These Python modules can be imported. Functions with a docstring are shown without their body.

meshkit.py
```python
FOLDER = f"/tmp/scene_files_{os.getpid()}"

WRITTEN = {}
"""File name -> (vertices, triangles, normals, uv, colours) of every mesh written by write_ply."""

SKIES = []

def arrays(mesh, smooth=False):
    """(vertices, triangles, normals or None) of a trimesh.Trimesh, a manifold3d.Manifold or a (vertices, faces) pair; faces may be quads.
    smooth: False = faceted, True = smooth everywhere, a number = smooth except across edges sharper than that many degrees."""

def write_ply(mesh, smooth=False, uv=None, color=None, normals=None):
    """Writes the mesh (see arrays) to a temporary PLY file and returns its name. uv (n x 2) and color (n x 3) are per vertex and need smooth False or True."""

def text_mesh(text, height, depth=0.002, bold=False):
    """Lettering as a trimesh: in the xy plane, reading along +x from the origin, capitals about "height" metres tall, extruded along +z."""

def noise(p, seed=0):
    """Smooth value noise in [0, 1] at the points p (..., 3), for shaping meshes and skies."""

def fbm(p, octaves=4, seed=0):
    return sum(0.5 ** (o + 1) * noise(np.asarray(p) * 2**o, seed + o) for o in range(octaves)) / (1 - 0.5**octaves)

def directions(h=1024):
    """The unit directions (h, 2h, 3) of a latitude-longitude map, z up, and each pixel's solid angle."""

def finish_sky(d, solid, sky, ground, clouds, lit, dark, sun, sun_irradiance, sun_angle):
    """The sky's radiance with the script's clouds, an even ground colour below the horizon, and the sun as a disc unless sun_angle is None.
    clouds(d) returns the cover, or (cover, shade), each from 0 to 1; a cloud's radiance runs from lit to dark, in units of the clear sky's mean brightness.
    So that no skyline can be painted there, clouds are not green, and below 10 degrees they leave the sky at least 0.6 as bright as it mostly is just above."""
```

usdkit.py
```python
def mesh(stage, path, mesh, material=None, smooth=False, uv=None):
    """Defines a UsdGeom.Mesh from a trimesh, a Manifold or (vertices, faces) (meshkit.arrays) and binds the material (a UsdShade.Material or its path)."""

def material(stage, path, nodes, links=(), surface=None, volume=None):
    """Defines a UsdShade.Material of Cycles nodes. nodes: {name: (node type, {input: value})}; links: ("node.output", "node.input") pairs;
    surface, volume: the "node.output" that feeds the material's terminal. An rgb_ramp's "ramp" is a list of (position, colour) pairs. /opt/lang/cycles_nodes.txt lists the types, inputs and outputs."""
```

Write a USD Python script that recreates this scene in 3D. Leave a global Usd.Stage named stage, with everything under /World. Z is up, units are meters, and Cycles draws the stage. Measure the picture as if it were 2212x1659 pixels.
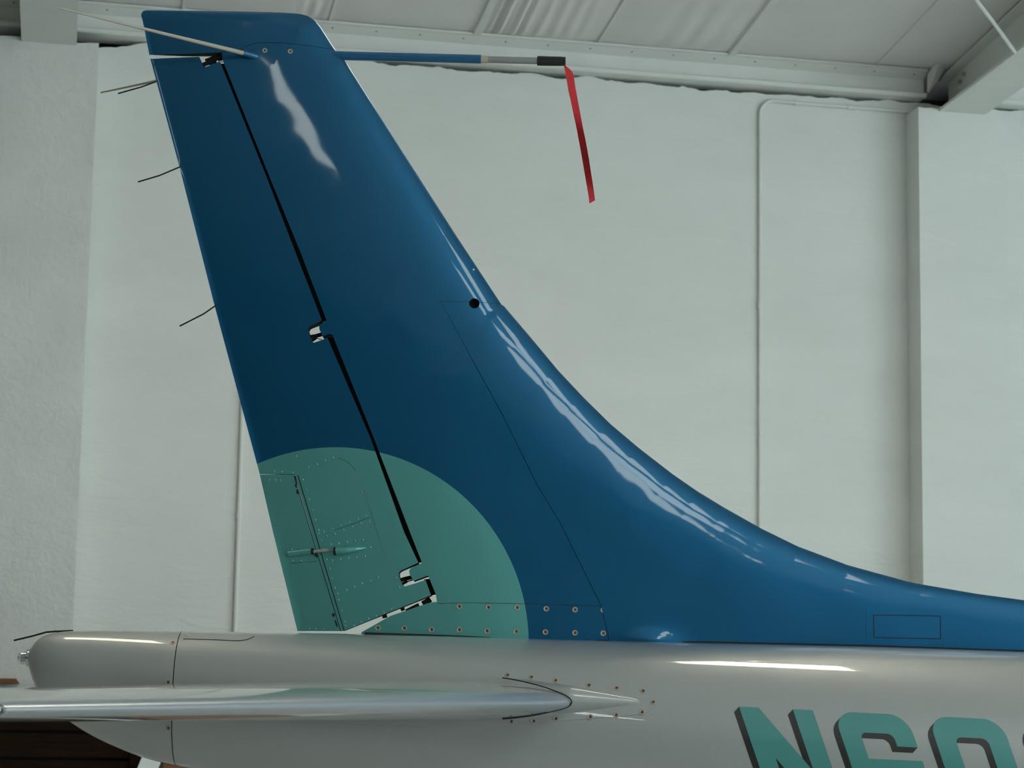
import math, random
import numpy as np, trimesh, shapely, manifold3d as m3
from scipy.interpolate import PchipInterpolator
from shapely.geometry import Polygon, LineString, Point
from shapely import affinity
import usdkit, meshkit
from pxr import Usd, UsdGeom, UsdLux, UsdShade, Gf, Sdf, Vt

random.seed(7); rng = np.random.default_rng(7)
stage = Usd.Stage.CreateInMemory()
UsdGeom.SetStageUpAxis(stage, UsdGeom.Tokens.z); UsdGeom.SetStageMetersPerUnit(stage, 1.0)
world = UsdGeom.Xform.Define(stage, '/World'); stage.SetDefaultPrim(world.GetPrim())
UsdGeom.Scope.Define(stage, '/World/Looks')

# ------------------------------------------------------------------ camera
W_PX, H_PX, F_PX = 2212.0, 1659.0, 4500.0
EYE = np.array([0.0, -5.7, 1.9]); PITCH = math.radians(7.8); ROLL = math.radians(0.95)
_r0, _w0 = np.array([1.0, 0, 0]), np.array([0, -math.sin(PITCH), math.cos(PITCH)])
FWD = np.array([0, math.cos(PITCH), math.sin(PITCH)])
RIGHT = math.cos(ROLL) * _r0 + math.sin(ROLL) * _w0
UP = math.cos(ROLL) * _w0 - math.sin(ROLL) * _r0
cam = UsdGeom.Camera.Define(stage, '/World/camera')
cam.CreateHorizontalApertureAttr(36.0); cam.CreateVerticalApertureAttr(36.0 * H_PX / W_PX)
cam.CreateFocalLengthAttr(36.0 * F_PX / W_PX); cam.CreateClippingRangeAttr(Gf.Vec2f(0.05, 200))
cam.CreateFStopAttr(9.0); cam.CreateFocusDistanceAttr(5.6)
M = Gf.Matrix4d(*[float(x) for x in (*RIGHT, 0, *UP, 0, *(-FWD), 0, *EYE, 1)])
UsdGeom.Xformable(cam).AddTransformOp().Set(M)
cam.CreateExposureAttr(2.5)

# the hangar stands at 12 degrees to the picture plane: room axes
PHI = math.radians(12.0)
EX, EY = np.array([math.cos(PHI), math.sin(PHI), 0]), np.array([-math.sin(PHI), math.cos(PHI), 0])
def room(p):                                     # room coordinates -> world
    p = np.atleast_2d(np.asarray(p, float)); return p[:, :1] * EX + p[:, 1:2] * EY + p[:, 2:] * np.array([0, 0, 1.0])

# ------------------------------------------------------------------ sky, daylight through the two open hangar doors, roof light
dome = UsdLux.DomeLight.Define(stage, '/World/sky'); dome.CreateIntensityAttr(0.25); dome.CreateColorAttr(Gf.Vec3f(0.8, 0.93, 1.0))
def rect_light(name, centre, right, up, w, h, intensity, color):
    l = UsdLux.RectLight.Define(stage, '/World/' + name)
    right, up = np.asarray(right, float), np.asarray(up, float); z = np.cross(right, up)      # shines along -z
    l.AddTransformOp().Set(Gf.Matrix4d(*[float(v) for v in (*right, 0, *up, 0, *z, 0, *centre, 1)]))
    l.CreateWidthAttr(w); l.CreateHeightAttr(h); l.CreateIntensityAttr(intensity); l.CreateColorAttr(Gf.Vec3f(*color))
    return l
DAY = (0.90, 1.0, 0.93)
Z = np.array([0, 0, 1.0])
rect_light('daylight_right', room((13.85, -6.5, 2.45))[0], -EY, Z, 11.0, 4.7, 2.2, DAY)
rect_light('daylight_front', room((9.0, -15.85, 2.45))[0], -EX, Z, 8.4, 4.7, 3.05, DAY)
RIDGE = -5.0; SLOPE = math.tan(math.radians(7.0)); Z_EAVE = 5.60      # gabled roof, rising away from the back wall
def skylight(name, rx, r0, r1, w, inten):          # a translucent roof panel between two depths, lying just under the roof
    def zz(r): return Z_EAVE + (6.06 - max(r, RIDGE)) * SLOPE - max(RIDGE - r, 0) * SLOPE - 0.06
    a, b = room((rx, r0, zz(r0)))[0], room((rx, r1, zz(r1)))[0]; up = (a - b) / np.linalg.norm(a - b)
    rect_light(name, (a + b) / 2, EX, up, w, np.linalg.norm(a - b), inten, DAY)
skylight('skylight_a', -4.4, -8.75, -10.7, 0.5, 1.35)
skylight('skylight_b', 1.82, -5.75, -8.1, 0.48, 1.35)
skylight('skylight_f', 1.05, -7.7, -8.4, 0.95, 1.35)
skylight('skylight_c', 0.75, -9.0, -12.7, 0.5, 1.35)
skylight('skylight_e', 1.32, -9.0, -10.5, 0.6, 1.35)
skylight('skylight_d', 1.25, -13.15, -13.8, 0.25, 1.5)

# ------------------------------------------------------------------ pixel helpers: a pixel and a depth give a point of the place
def ray(px, py):
    px, py = np.asarray(px, float), np.asarray(py, float)
    return FWD * F_PX + RIGHT * (px[..., None] - W_PX / 2) - UP * (py[..., None] - H_PX / 2)
def at(px, py, Y=0.0):
    d = ray(px, py); t = (Y - EYE[1]) / d[..., 1]
    return EYE + d * t[..., None]
def at_room(px, py, R):                           # on the plane ry = R; room coordinates
    d = ray(px, py); t = (R - EYE @ EY) / (d @ EY); p = EYE + d * t[..., None]
    return np.stack([p @ EX, p @ EY, p[..., 2]], -1)
def poly(pts, Y=0.0):                             # pixel outline -> (x, z) outline on the plane y = Y
    p = at(*np.asarray(pts, float).T, Y); return p[:, [0, 2]]
PXM = 5.7 / F_PX                                  # metres per pixel at the aircraft

# ------------------------------------------------------------------ prim helpers
used = {}
def numbered(parent, name):
    k = (str(parent), name); n = used.get(k, 0); used[k] = n + 1
    return f'{parent}/{name}' if n == 0 else f'{parent}/{name}_{n:03d}'
def tag(prim, label=None, cat=None, group=None, kind=None):
    prim = prim if isinstance(prim, Usd.Prim) else prim.GetPrim()
    for k, v in (('label', label), ('category', cat), ('group', group), ('kind', kind)):
        if v: prim.SetCustomDataByKey(k, v)
    return prim
def thing(name, label=None, cat=None, loc=None, group=None, kind=None, parent='/World'):
    x = UsdGeom.Xform.Define(stage, numbered(parent, name))
    if loc is not None: x.AddTranslateOp().Set(Gf.Vec3d(*map(float, loc)))
    tag(x, label, cat, group, kind); return x
ORIGIN = {}
def put(name, mesh, mat, parent='/World', smooth=30, normals=None, **k):
    path = parent if isinstance(parent, str) else str(parent.GetPath())
    if normals is None:
        o = usdkit.mesh(stage, numbered(path, name), mesh, mat, smooth=smooth)
    else:
        o = usdkit.mesh(stage, numbered(path, name), mesh, mat, smooth=False)
        o.CreateNormalsAttr(Vt.Vec3fArray.FromNumpy(np.asarray(normals, np.float32))); o.SetNormalsInterpolation('vertex')
    tag(o, **k); return o
cat = trimesh.util.concatenate
def rbox(lo, hi):                                 # box in room coordinates
    lo, hi = np.minimum(lo, hi), np.maximum(lo, hi)
    b = trimesh.creation.box(extents=hi - lo); b.apply_translation((lo + hi) / 2); return b
def bevel_box(lo, hi, r):
    lo, hi = np.minimum(lo, hi) + r, np.maximum(lo, hi) - r
    pts = np.array([(x, y, z) for x in (lo[0], hi[0]) for y in (lo[1], hi[1]) for z in (lo[2], hi[2])])
    pts = np.vstack([pts + r * np.eye(3)[k] * s for k in range(3) for s in (-1, 1)])
    return trimesh.convex.convex_hull(pts)
def to_world(m):
    m = m.copy(); m.vertices = room(m.vertices); return m
def tube(pts, radii, n=12, caps=True):
    pts = np.asarray(pts, float); radii = np.broadcast_to(radii, len(pts)).astype(float)
    tan = np.gradient(pts, axis=0); tan /= np.linalg.norm(tan, axis=1, keepdims=True)
    ref = np.array([0, 0, 1.0]) if abs(tan[0] @ Z) < 0.9 else np.array([1.0, 0, 0])
    rings = []
    for p, t, r in zip(pts, tan, radii):
        a = ref - t * (ref @ t); a /= np.linalg.norm(a); b = np.cross(t, a); ref = a
        th = np.arange(n) / n * 2 * np.pi
        rings.append(p + r * (np.cos(th)[:, None] * a + np.sin(th)[:, None] * b))
    v = np.vstack(rings); f = []
    for i in range(len(pts) - 1):
        for j in range(n):
            a, b, c, d = i * n + j, i * n + (j + 1) % n, (i + 1) * n + (j + 1) % n, (i + 1) * n + j
            f += [(a, b, c), (a, c, d)]
    if caps:
        v = np.vstack([v, pts[0], pts[-1]]); k = len(v) - 2; e = (len(pts) - 1) * n
        f += [(k, (j + 1) % n, j) for j in range(n)] + [(k + 1, e + j, e + (j + 1) % n) for j in range(n)]
    return trimesh.Trimesh(v, f, process=False)
def spline(pts, n):
    pts = np.asarray(pts, float); t = np.r_[0, np.cumsum(np.linalg.norm(np.diff(pts, axis=0), axis=1))]
    return PchipInterpolator(t, pts)(np.linspace(0, t[-1], n))
def grid_faces(a, b):
    i, j = np.meshgrid(np.arange(a - 1), np.arange(b - 1), indexing='ij'); k = (i * b + j).ravel()
    return np.vstack([np.c_[k, k + b, k + b + 1], np.c_[k, k + b + 1, k + 1]])
def man(mesh):
    m = mesh.copy(); m.merge_vertices()
    r = m3.Manifold(m3.Mesh(np.asarray(m.vertices, np.float32), np.asarray(m.faces, np.uint32)))
    if r.is_empty(): raise ValueError(f'not a manifold: {r.status()}')
    return r

# ------------------------------------------------------------------ materials
def mat(name, nodes, links, surface='p.BSDF'): return usdkit.material(stage, '/World/Looks/' + name, nodes, links, surface=surface)
def plain(name, c, rough=0.5, metal=0.0, coat=0.0, **k):
    return mat(name, {'p': ('principled_bsdf', dict(base_color=c, roughness=rough, metallic=metal, coat_weight=coat, coat_roughness=0.04, **k))}, [])
def textured(name, c1, c2, scale, rough=0.7, bump=0.0, bscale=None, dist=0.01, stretch=(1, 1, 1), detail=5, **k):
    n = {'g': ('geometry', {}), 'm': ('mapping', {'scale': stretch}), 'n': ('noise_texture', {'scale': scale, 'detail': detail, 'roughness': 0.6}),
         'r': ('rgb_ramp', {'ramp': [(0.3, c1), (0.7, c2)]}), 'p': ('principled_bsdf', dict(roughness=rough, **k))}
    l = [('g.position', 'm.vector'), ('m.vector', 'n.vector'), ('n.fac', 'r.fac'), ('r.color', 'p.base_color')]
    if bump:
        n['n2'] = ('noise_texture', {'scale': bscale or scale * 3, 'detail': 6, 'roughness': 0.6, 'distortion': 0.4}); n['b'] = ('bump', {'strength': bump, 'distance': dist})
        l += [('m.vector', 'n2.vector'), ('n2.fac', 'b.height'), ('b.normal', 'p.normal')]
    return mat(name, n, l)

c_mid, c_edge = at(np.array(715.0), np.array(1390.0), -0.035), at(np.array(715.0 + 427), np.array(1390.0), -0.035)
CIRC = (c_mid[0], c_mid[2], c_edge[0] - c_mid[0])
BLUE, TEAL = (0.004, 0.106, 0.238), (0.145, 0.47, 0.445)
tail_paint = mat('tail_paint', {
    'g': ('geometry', {}), 's': ('separate_xyz', {}),
    'dx': ('math', {'math_type': 'subtract', 'value2': float(CIRC[0])}), 'dz': ('math', {'math_type': 'subtract', 'value2': float(CIRC[1])}),
    'xx': ('math', {'math_type': 'power', 'value2': 2.0}), 'zz': ('math', {'math_type': 'power', 'value2': 2.0}),
    'ax': ('math', {'math_type': 'absolute'}), 'az': ('math', {'math_type': 'absolute'}),
    'sum': ('math', {'math_type': 'add'}), 'in': ('math', {'math_type': 'less_than', 'value2': float(CIRC[2] ** 2)}),
    'c': ('mix', {'color1': BLUE, 'color2': TEAL}),
    'p': ('principled_bsdf', dict(roughness=0.40, metallic=0.75, specular_ior_level=0.2, coat_weight=0.9, coat_roughness=0.05, coat_ior=1.45)),
}, [('g.position', 's.vector'), ('s.x', 'dx.value1'), ('s.z', 'dz.value1'), ('dx.value', 'ax.value1'), ('dz.value', 'az.value1'),
    ('ax.value', 'xx.value1'), ('az.value', 'zz.value1'), ('xx.value', 'sum.value1'), ('zz.value', 'sum.value2'), ('sum.value', 'in.value1'), ('in.value', 'c.fac'), ('c.color', 'p.base_color')])
blue_paint = plain('blue_paint', BLUE, 0.42, 0.3, 0.9, specular_ior_level=0.2)
silver = mat('silver_paint', {'g': ('geometry', {}), 'n': ('noise_texture', {'scale': 900.0, 'detail': 2}), 'r': ('rgb_ramp', {'ramp': [(0.3, (0.375, 0.385, 0.37)), (0.7, (0.47, 0.48, 0.465))]}),
    'p': ('principled_bsdf', dict(roughness=0.45, metallic=0.3, specular_ior_level=0.3, coat_weight=1.0, coat_roughness=0.025))}, [('g.position', 'n.vector'), ('n.fac', 'r.fac'), ('r.color', 'p.base_color')])
bare_metal = plain('polished_metal', (0.62, 0.65, 0.68), 0.2, 0.9)
le_metal = plain('leading_edge_metal', (0.42, 0.45, 0.48), 0.3, 0.6)
steel = mat('screw_steel', {'t': ('texture_coordinate', {}), 's': ('separate_xyz', {}), 'x': ('math', {'math_type': 'multiply'}), 'y': ('math', {'math_type': 'multiply'}), 'a': ('math', {'math_type': 'add'}),
    'r': ('rgb_ramp', {'ramp': [(0.0, (0.07, 0.045, 0.03)), (0.12, (0.12, 0.08, 0.055)), (0.30, (0.34, 0.27, 0.20)), (0.55, (0.50, 0.45, 0.37)), (1.0, (0.34, 0.31, 0.26))]}), 'p': ('principled_bsdf', dict(roughness=0.4, metallic=0.35))},
    [('t.object', 's.vector'), ('s.x', 'x.value1'), ('s.x', 'x.value2'), ('s.y', 'y.value1'), ('s.y', 'y.value2'), ('x.value', 'a.value1'), ('y.value', 'a.value2'), ('a.value', 'r.fac'), ('r.color', 'p.base_color')])
grey_metal = plain('grey_metal', (0.34, 0.34, 0.33), 0.4, 0.6)
dark = plain('dark_interior', (0.006, 0.007, 0.008), 0.9)
seam_black = plain('seam_black', (0.008, 0.012, 0.014), 0.8)
rubber = plain('black_rubber', (0.012, 0.012, 0.011), 0.75)
tyre = plain('tyre_black', (0.02, 0.02, 0.02), 0.85)
rod_tan = plain('antenna_tan', (0.46, 0.42, 0.34), 0.5)
bronze = plain('bronze_bracket', (0.05, 0.035, 0.022), 0.6, 0.3)
lens_glass = plain('lens_glass', (0.85, 0.86, 0.84), 0.08, 0.0, transmission_weight=0.85, ior=1.45)
tealm = plain('teal_letter', (0.075, 0.30, 0.28), 0.42, 0.1, 1.0)
letter_black = plain('letter_shadow_black', (0.012, 0.013, 0.012), 0.4, 0.0, 1.0)
ribbon_red = textured('ribbon_red', (0.40, 0.006, 0.012), (0.50, 0.012, 0.02), 30, 0.75)
wall_paint = textured('wall_white_stucco', (0.70, 0.73, 0.70), (0.76, 0.79, 0.76), 1.2, 0.85, bump=0.35, bscale=9, dist=0.02, stretch=(0.6, 0.6, 1.8))
pil_paint = textured('pilaster_white_stucco', (0.66, 0.68, 0.655), (0.73, 0.75, 0.725), 2.5, 0.88, bump=0.5, bscale=14, dist=0.02, stretch=(1, 1, 1.0))
ceil_mat = textured('ceiling_fabric', (0.72, 0.71, 0.70), (0.77, 0.76, 0.75), 2.0, 0.7, bump=0.08, bscale=60, dist=0.004)
steel_white = textured('beam_white_paint', (0.70, 0.72, 0.69), (0.76, 0.78, 0.75), 3.0, 0.55)
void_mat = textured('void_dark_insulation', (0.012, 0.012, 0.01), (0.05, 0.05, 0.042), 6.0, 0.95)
floor_mat = textured('floor_concrete', (0.66, 0.67, 0.65), (0.72, 0.73, 0.71), 0.8, 0.35, bump=0.05)
wood_dark = textured('wood_dark_brown', (0.008, 0.004, 0.002), (0.02, 0.009, 0.0045), 6, 0.85, bump=0.2, stretch=(1, 1, 14), specular_ior_level=0.12)
wood_orange = textured('wood_orange_brown', (0.16, 0.055, 0.016), (0.26, 0.10, 0.03), 6, 0.5, stretch=(1, 1, 14))
white_panel = plain('white_panel', (0.74, 0.78, 0.79), 0.5)

# ------------------------------------------------------------------ the hangar
WR = 6.16                                          # room distance of the back wall's face
BF = WR - 0.10                                     # front of the eave beam
def zbeam(py): return at_room(np.array(1412.0), np.array(float(py)), BF)[2]
Z_TOP, Z_LIP, Z_WEB, Z_FL = zbeam(101), zbeam(121), zbeam(154), zbeam(165)
Z_WALL = at_room(np.array(1412.0), np.array(181.0), WR)[2]
RXL, RXR = -13.0, 14.0; RYF = -16.0
def zceil(ry): return Z_TOP + (BF - np.maximum(ry, RIDGE)) * SLOPE - np.maximum(RIDGE - ry, 0) * SLOPE
put('floor', to_world(rbox((RXL - 0.3, RYF - 6, -0.2), (RXR + 6, WR + 0.8, 0))), floor_mat, smooth=False, kind='structure', label='grey concrete hangar floor')

wall_back = thing('wall_back', kind='structure', label='white rough stucco back wall behind the aircraft tail')
def px_rx(px, py, R): return at_room(np.array(float(px)), np.array(float(py)), R)[0]
xs = np.arange(RXL, RXR, 0.012); nz = meshkit.fbm(np.c_[xs * 9, xs * 0, xs * 0 + 3.3], 4, 3); nz2 = meshkit.fbm(np.c_[xs * 1.3, xs * 0, xs * 0 + 9.3], 2, 5)
top = Z_WALL + (nz - 0.5) * 0.06 + (nz2 - 0.5) * 0.03
xl, xr = px_rx(213, 100, WR), px_rx(318, 100, WR)
top -= 0.055 * np.clip((xr - 0.02 - xs) / (xr - xl), 0, 1) * (xs > xl - 0.6) + 0.055 * (xs <= xl - 0.6) * 0.6
outline = np.vstack([[(RXL, 0)], np.c_[xs, top], [(RXR, Z_WALL), (RXR, 0)]])
wm = trimesh.creation.extrude_polygon(Polygon(outline), 0.22, engine='earcut')
wm.vertices = np.c_[wm.vertices[:, 0], WR + 0.22 - wm.vertices[:, 2], wm.vertices[:, 1]]; wm.invert()
put('wall_panel', to_world(wm), wall_paint, wall_back, smooth=False)
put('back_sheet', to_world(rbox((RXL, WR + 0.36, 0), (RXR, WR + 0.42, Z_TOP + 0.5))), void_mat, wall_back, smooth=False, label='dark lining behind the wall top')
# foam patch over the gap right of the left column
def pilaster(pxa, pxb, py):
    a, b = px_rx(pxa, py, WR - 0.2), px_rx(pxb, py, WR - 0.2)
    x = np.linspace(a, b, 50); z = Z_WALL - 0.075 + (meshkit.fbm(np.c_[x * 8, x * 0, x * 0], 3, 9) - 0.5) * 0.03
    p = Polygon(np.vstack([[(a, 0)], np.c_[x, z], [(b, 0)]]))
    m = trimesh.creation.extrude_polygon(p, 0.215, engine='earcut')
    m.vertices = np.c_[m.vertices[:, 0], WR + 0.015 - m.vertices[:, 2], m.vertices[:, 1]]; m.invert()
    return m, (a + b) / 2
pl, rx_left = pilaster(-3, 213, 110); put('pilaster', to_world(pl), pil_paint, wall_back, smooth=False, label='rough white column casing at the left')
pr, rx_right = pilaster(1984, 2172, 250); put('pilaster', to_world(pr), wall_paint, wall_back, smooth=False, label='white column casing under the rafter')

def shell(name, lo, hi, holes=(), label='', m_=None):
    m = man(rbox(lo, hi))
    for a, b in holes: m = m - man(rbox(a, b))
    put(name, to_world(trimesh.Trimesh(m.to_mesh().vert_properties[:, :3], m.to_mesh().tri_verts)), m_ or wall_paint, smooth=False, kind='structure', label=label)
LEFTM = textured('left_wall_grey', (0.09, 0.095, 0.09), (0.13, 0.135, 0.13), 1.0, 0.8)
shell('wall_left', (RXL - 0.2, RYF, 0), (RXL, WR + 0.4, 7), label='dark grey left wall of the hangar', m_=LEFTM)
shell('wall_right', (RXR, RYF, 0), (RXR + 0.2, WR + 0.4, 7), [((RXR - 1, -12, 0.05), (RXR + 1, -1, 4.8))], label='white right wall with the open hangar door')
FRONT = textured('front_wall_grey', (0.26, 0.27, 0.26), (0.32, 0.33, 0.32), 1.0, 0.8)
shell('wall_front', (RXL - 0.2, RYF - 0.2, 0), (RXR + 0.2, RYF, 7), [((4.75, RYF - 1, 0.05), (13.25, RYF + 1, 4.8))], label='grey front wall with the open hangar door', m_=FRONT)

# ceiling: fabric panels hung between battens
ceiling = thing('ceiling', kind='structure', label='white fabric lined ceiling with battens and folds')
seams = [px_rx(px, py, BF) for px, py in ((712, 42), (1030, 67), (1292, 88), (1580, 111), (1893, 137))]
pitch_s = (seams[-1] - seams[0]) / 4
while seams[0] > RXL: seams.insert(0, seams[0] - pitch_s)
while seams[-1] < RXR: seams.append(seams[-1] + pitch_s)
i0 = min(range(len(seams)), key=lambda i: abs(seams[i] - px_rx(1030, 67, BF)))
def wrinkle(k, u, ry):
    dist = BF - ry; h = -0.018 * np.sin(np.pi * u) ** 0.8
    fade = np.exp(-np.clip(dist - 0.15, 0, None) / 1.2)
    if k == i0:                                    # the gathered folds right of this seam
        uu = u + 0.10 * dist * (u - 0.1)
        h += fade * np.exp(-((u - 0.16) / 0.2) ** 2) * 0.013 * (np.sin(uu * 62 + 0.6) + 0.7 * np.sin(uu * 97 + 2 + dist))
        h += fade * np.exp(-((u - 0.6) / 0.25) ** 2) * 0.005 * np.sin(uu * 50)
    if k == i0 - 2: h += fade * np.exp(-((u - 0.9) / 0.12) ** 2) * 0.006 * np.sin(u * 70)
    if k == i0 + 1: h += fade * 0.005 * np.exp(-((u - 0.6) / 0.3) ** 2) * np.sin(u * 34)
    h = h * np.clip((dist + 0.01) / 0.12, 0, 1)
    return h + 0.006 * (meshkit.fbm(np.stack([u * 4 + k, ry * 0.8, u * 0], -1), 3, 4) - 0.5)
for k in range(len(seams) - 1):
    near = abs(k - i0) < 7
    u = np.linspace(0, 1, 90 if near else 9); ry = np.r_[WR + 0.37, np.linspace(BF, 2.5, 40 if near else 4), np.linspace(2.3, RIDGE, 12), np.linspace(RIDGE - 0.3, RYF, 8)]
    RY, U = np.meshgrid(ry, u, indexing='ij')
    P = np.stack([seams[k] + (seams[k + 1] - seams[k]) * U, RY, zceil(RY) + wrinkle(k, U, RY)], -1).reshape(-1, 3)
    Q = P + [0, 0, 0.03]; n = len(P); f = grid_faces(len(ry), len(u))
    b = np.r_[np.arange(len(u)), 0]
    m = trimesh.Trimesh(np.vstack([P, Q]), np.vstack([f, f[:, ::-1] + n]), process=False)
    put('ceiling_panel', to_world(m), ceil_mat, ceiling, smooth=50)
for k, s in enumerate(seams[1:-1], 1):
    wdt, dep = (0.035, 0.022) if k - i0 in (0, 2) else (0.012, 0.012)
    prof = []
    ry = np.array([BF + 0.05, RIDGE, RYF])
    v = []
    for r in ry:
        for dx, dz in ((-wdt, 0.01), (-wdt * 0.6, -dep), (wdt * 0.6, -dep), (wdt, 0.01)): v.append((s + dx, r, zceil(r) + dz))
    f = []
    for i in range(2):
        for j in range(3): a = i * 4 + j; f += [(a, a + 1, a + 5), (a, a + 5, a + 4)]
        f += [(i * 4 + 3, i * 4, i * 4 + 4), (i * 4 + 3, i * 4 + 4, i * 4 + 7)]
    put('batten', to_world(trimesh.Trimesh(v, f)), steel_white, ceiling, smooth=False)

# roof frames: tapered I rafters, built from the pixel where the right one meets its column
FL0 = at_room(np.array(2036.0), np.array(235.0), WR - 0.25)
d = ray(np.array(2212.0), np.array(101.0)); t = (FL0[0] - EYE @ EX) / (d @ EX); p1 = EYE + d * t; far_ry, far_z = p1 @ EY, p1[2]
FSL = (far_z - FL0[2]) / (FL0[1] - far_ry); HALF = abs(rx_right - FL0[0]) if abs(rx_right - FL0[0]) < 0.16 else 0.11
print('flange slope deg', math.degrees(math.atan(FSL)), 'half', HALF, 'run', FL0[1] - far_ry, 'ceil z', Z_TOP, 'FL0', FL0, 'rx', rx_left, rx_right)
def rafter(rxc, label):
    t_ = thing('rafter', label, 'beam')
    ry0, z0 = FL0[1], FL0[2]; ry1 = RIDGE; HALFW = HALF
    def sweep(dx0, dx1, zr0):
        v = []
        for r in (WR - 0.02, ry1):
            zl = z0 + (ry0 - r) * FSL; zu = zceil(r) - 0.02
            lo, hi = (zl, zl + 0.018) if zr0 == 'flange' else (zl + 0.018, zu)
            v += [(rxc + dx0, r, lo), (rxc + dx1, r, lo), (rxc + dx1, r, hi), (rxc + dx0, r, hi)]
        return trimesh.convex.convex_hull(np.array(v))
    put('flange', to_world(sweep(-HALFW, HALFW, 'flange')), steel_white, t_, smooth=False)
    put('web', to_world(sweep(-0.008, 0.008, 'web')), steel_white, t_, smooth=False)
    v = []
    for r in (WR - 0.02, ry1):
        zu = zceil(r) - 0.03; v += [(rxc + a, r, zu + b) for a in (-0.075, 0.075) for b in (0, -0.014)]
    put('top_flange', to_world(trimesh.convex.convex_hull(np.array(v))), steel_white, t_, smooth=False)
    return t_
ra_l = rafter(rx_left, 'white steel roof rafter seen end-on at the upper left, above the rough column')
ra_r = rafter(rx_right, 'white tapered steel rafter sloping up at the upper right corner')
for side, t_ in ((-1, ra_r),):
    def on_rx(px, py, rx):
        d_ = ray(np.array(float(px)), np.array(float(py))); p = EYE + d_ * ((rx - EYE @ EX) / (d_ @ EX)); return np.array([p @ EX, p @ EY, p[2]])
    g = np.array([at_room(np.array(2003.0), np.array(202.0), BF - 0.02), on_rx(2066, 112, rx_right - 0.012), on_rx(2030, 122, rx_right - 0.16), at_room(np.array(2003.0), np.array(160.0), BF - 0.02)])
    pts = np.vstack([g, g + [0.012, 0.0, 0.006]])
    put('gusset_plate', to_world(trimesh.convex.convex_hull(pts)), steel_white, t_, smooth=False)
    for x, y in ((2082, 160), (2074, 176)):
        c = on_rx(x, y, rx_right - 0.014)
        put('bolt', to_world(trimesh.creation.icosphere(1, 0.013).apply_translation(c)), grey_metal, t_)

def eave(a, b, label):
    t_ = thing('eave_beam', label, 'beam')
    prof = np.array([(BF, Z_LIP), (BF + 0.012, Z_TOP - 0.012), (BF + 0.03, Z_TOP + 0.02), (BF + 0.03, Z_LIP)])
    def ext(p):
        m = trimesh.creation.extrude_polygon(Polygon(p), b - a, engine='earcut')
        m.vertices = np.c_[a + m.vertices[:, 2], m.vertices[:, 0], m.vertices[:, 1]]; return m
    put('top_strip', to_world(ext([(BF + 0.055, Z_LIP), (BF - 0.004, Z_TOP - 0.022), (BF - 0.004, Z_TOP + 0.02), (BF + 0.09, Z_TOP + 0.02), (BF + 0.09, Z_LIP)])), steel_white, t_, smooth=False)
    put('top_lip', to_world(tube([(a, BF - 0.012, Z_TOP - 0.012), ((a + b) / 2, BF - 0.012, Z_TOP - 0.012), (b, BF - 0.012, Z_TOP - 0.012)], 0.009, 10)), steel_white, t_)
    put('web', to_world(ext([(BF + 0.055, Z_WEB), (BF + 0.055, Z_LIP), (BF + 0.09, Z_LIP), (BF + 0.09, Z_WEB)])), steel_white, t_, smooth=False)
    put('bottom_flange', to_world(bevel_box((a, BF - 0.005, Z_FL), (b, BF + 0.2, Z_WEB), 0.008)), steel_white, t_, smooth=40)
    n = int((b - a) / 0.25)
    for i in range(n):
        x = a + (i + 0.7) * (b - a) / n
        if at_room(np.array(-120.0), np.array(60.0), BF)[0] < x < at_room(np.array(2330.0), np.array(200.0), BF)[0]:
            put('bolt', to_world(trimesh.creation.icosphere(1, 0.008).apply_translation((x, BF + 0.022, (Z_TOP + Z_LIP) / 2 - 0.004))), grey_metal, t_)
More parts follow.
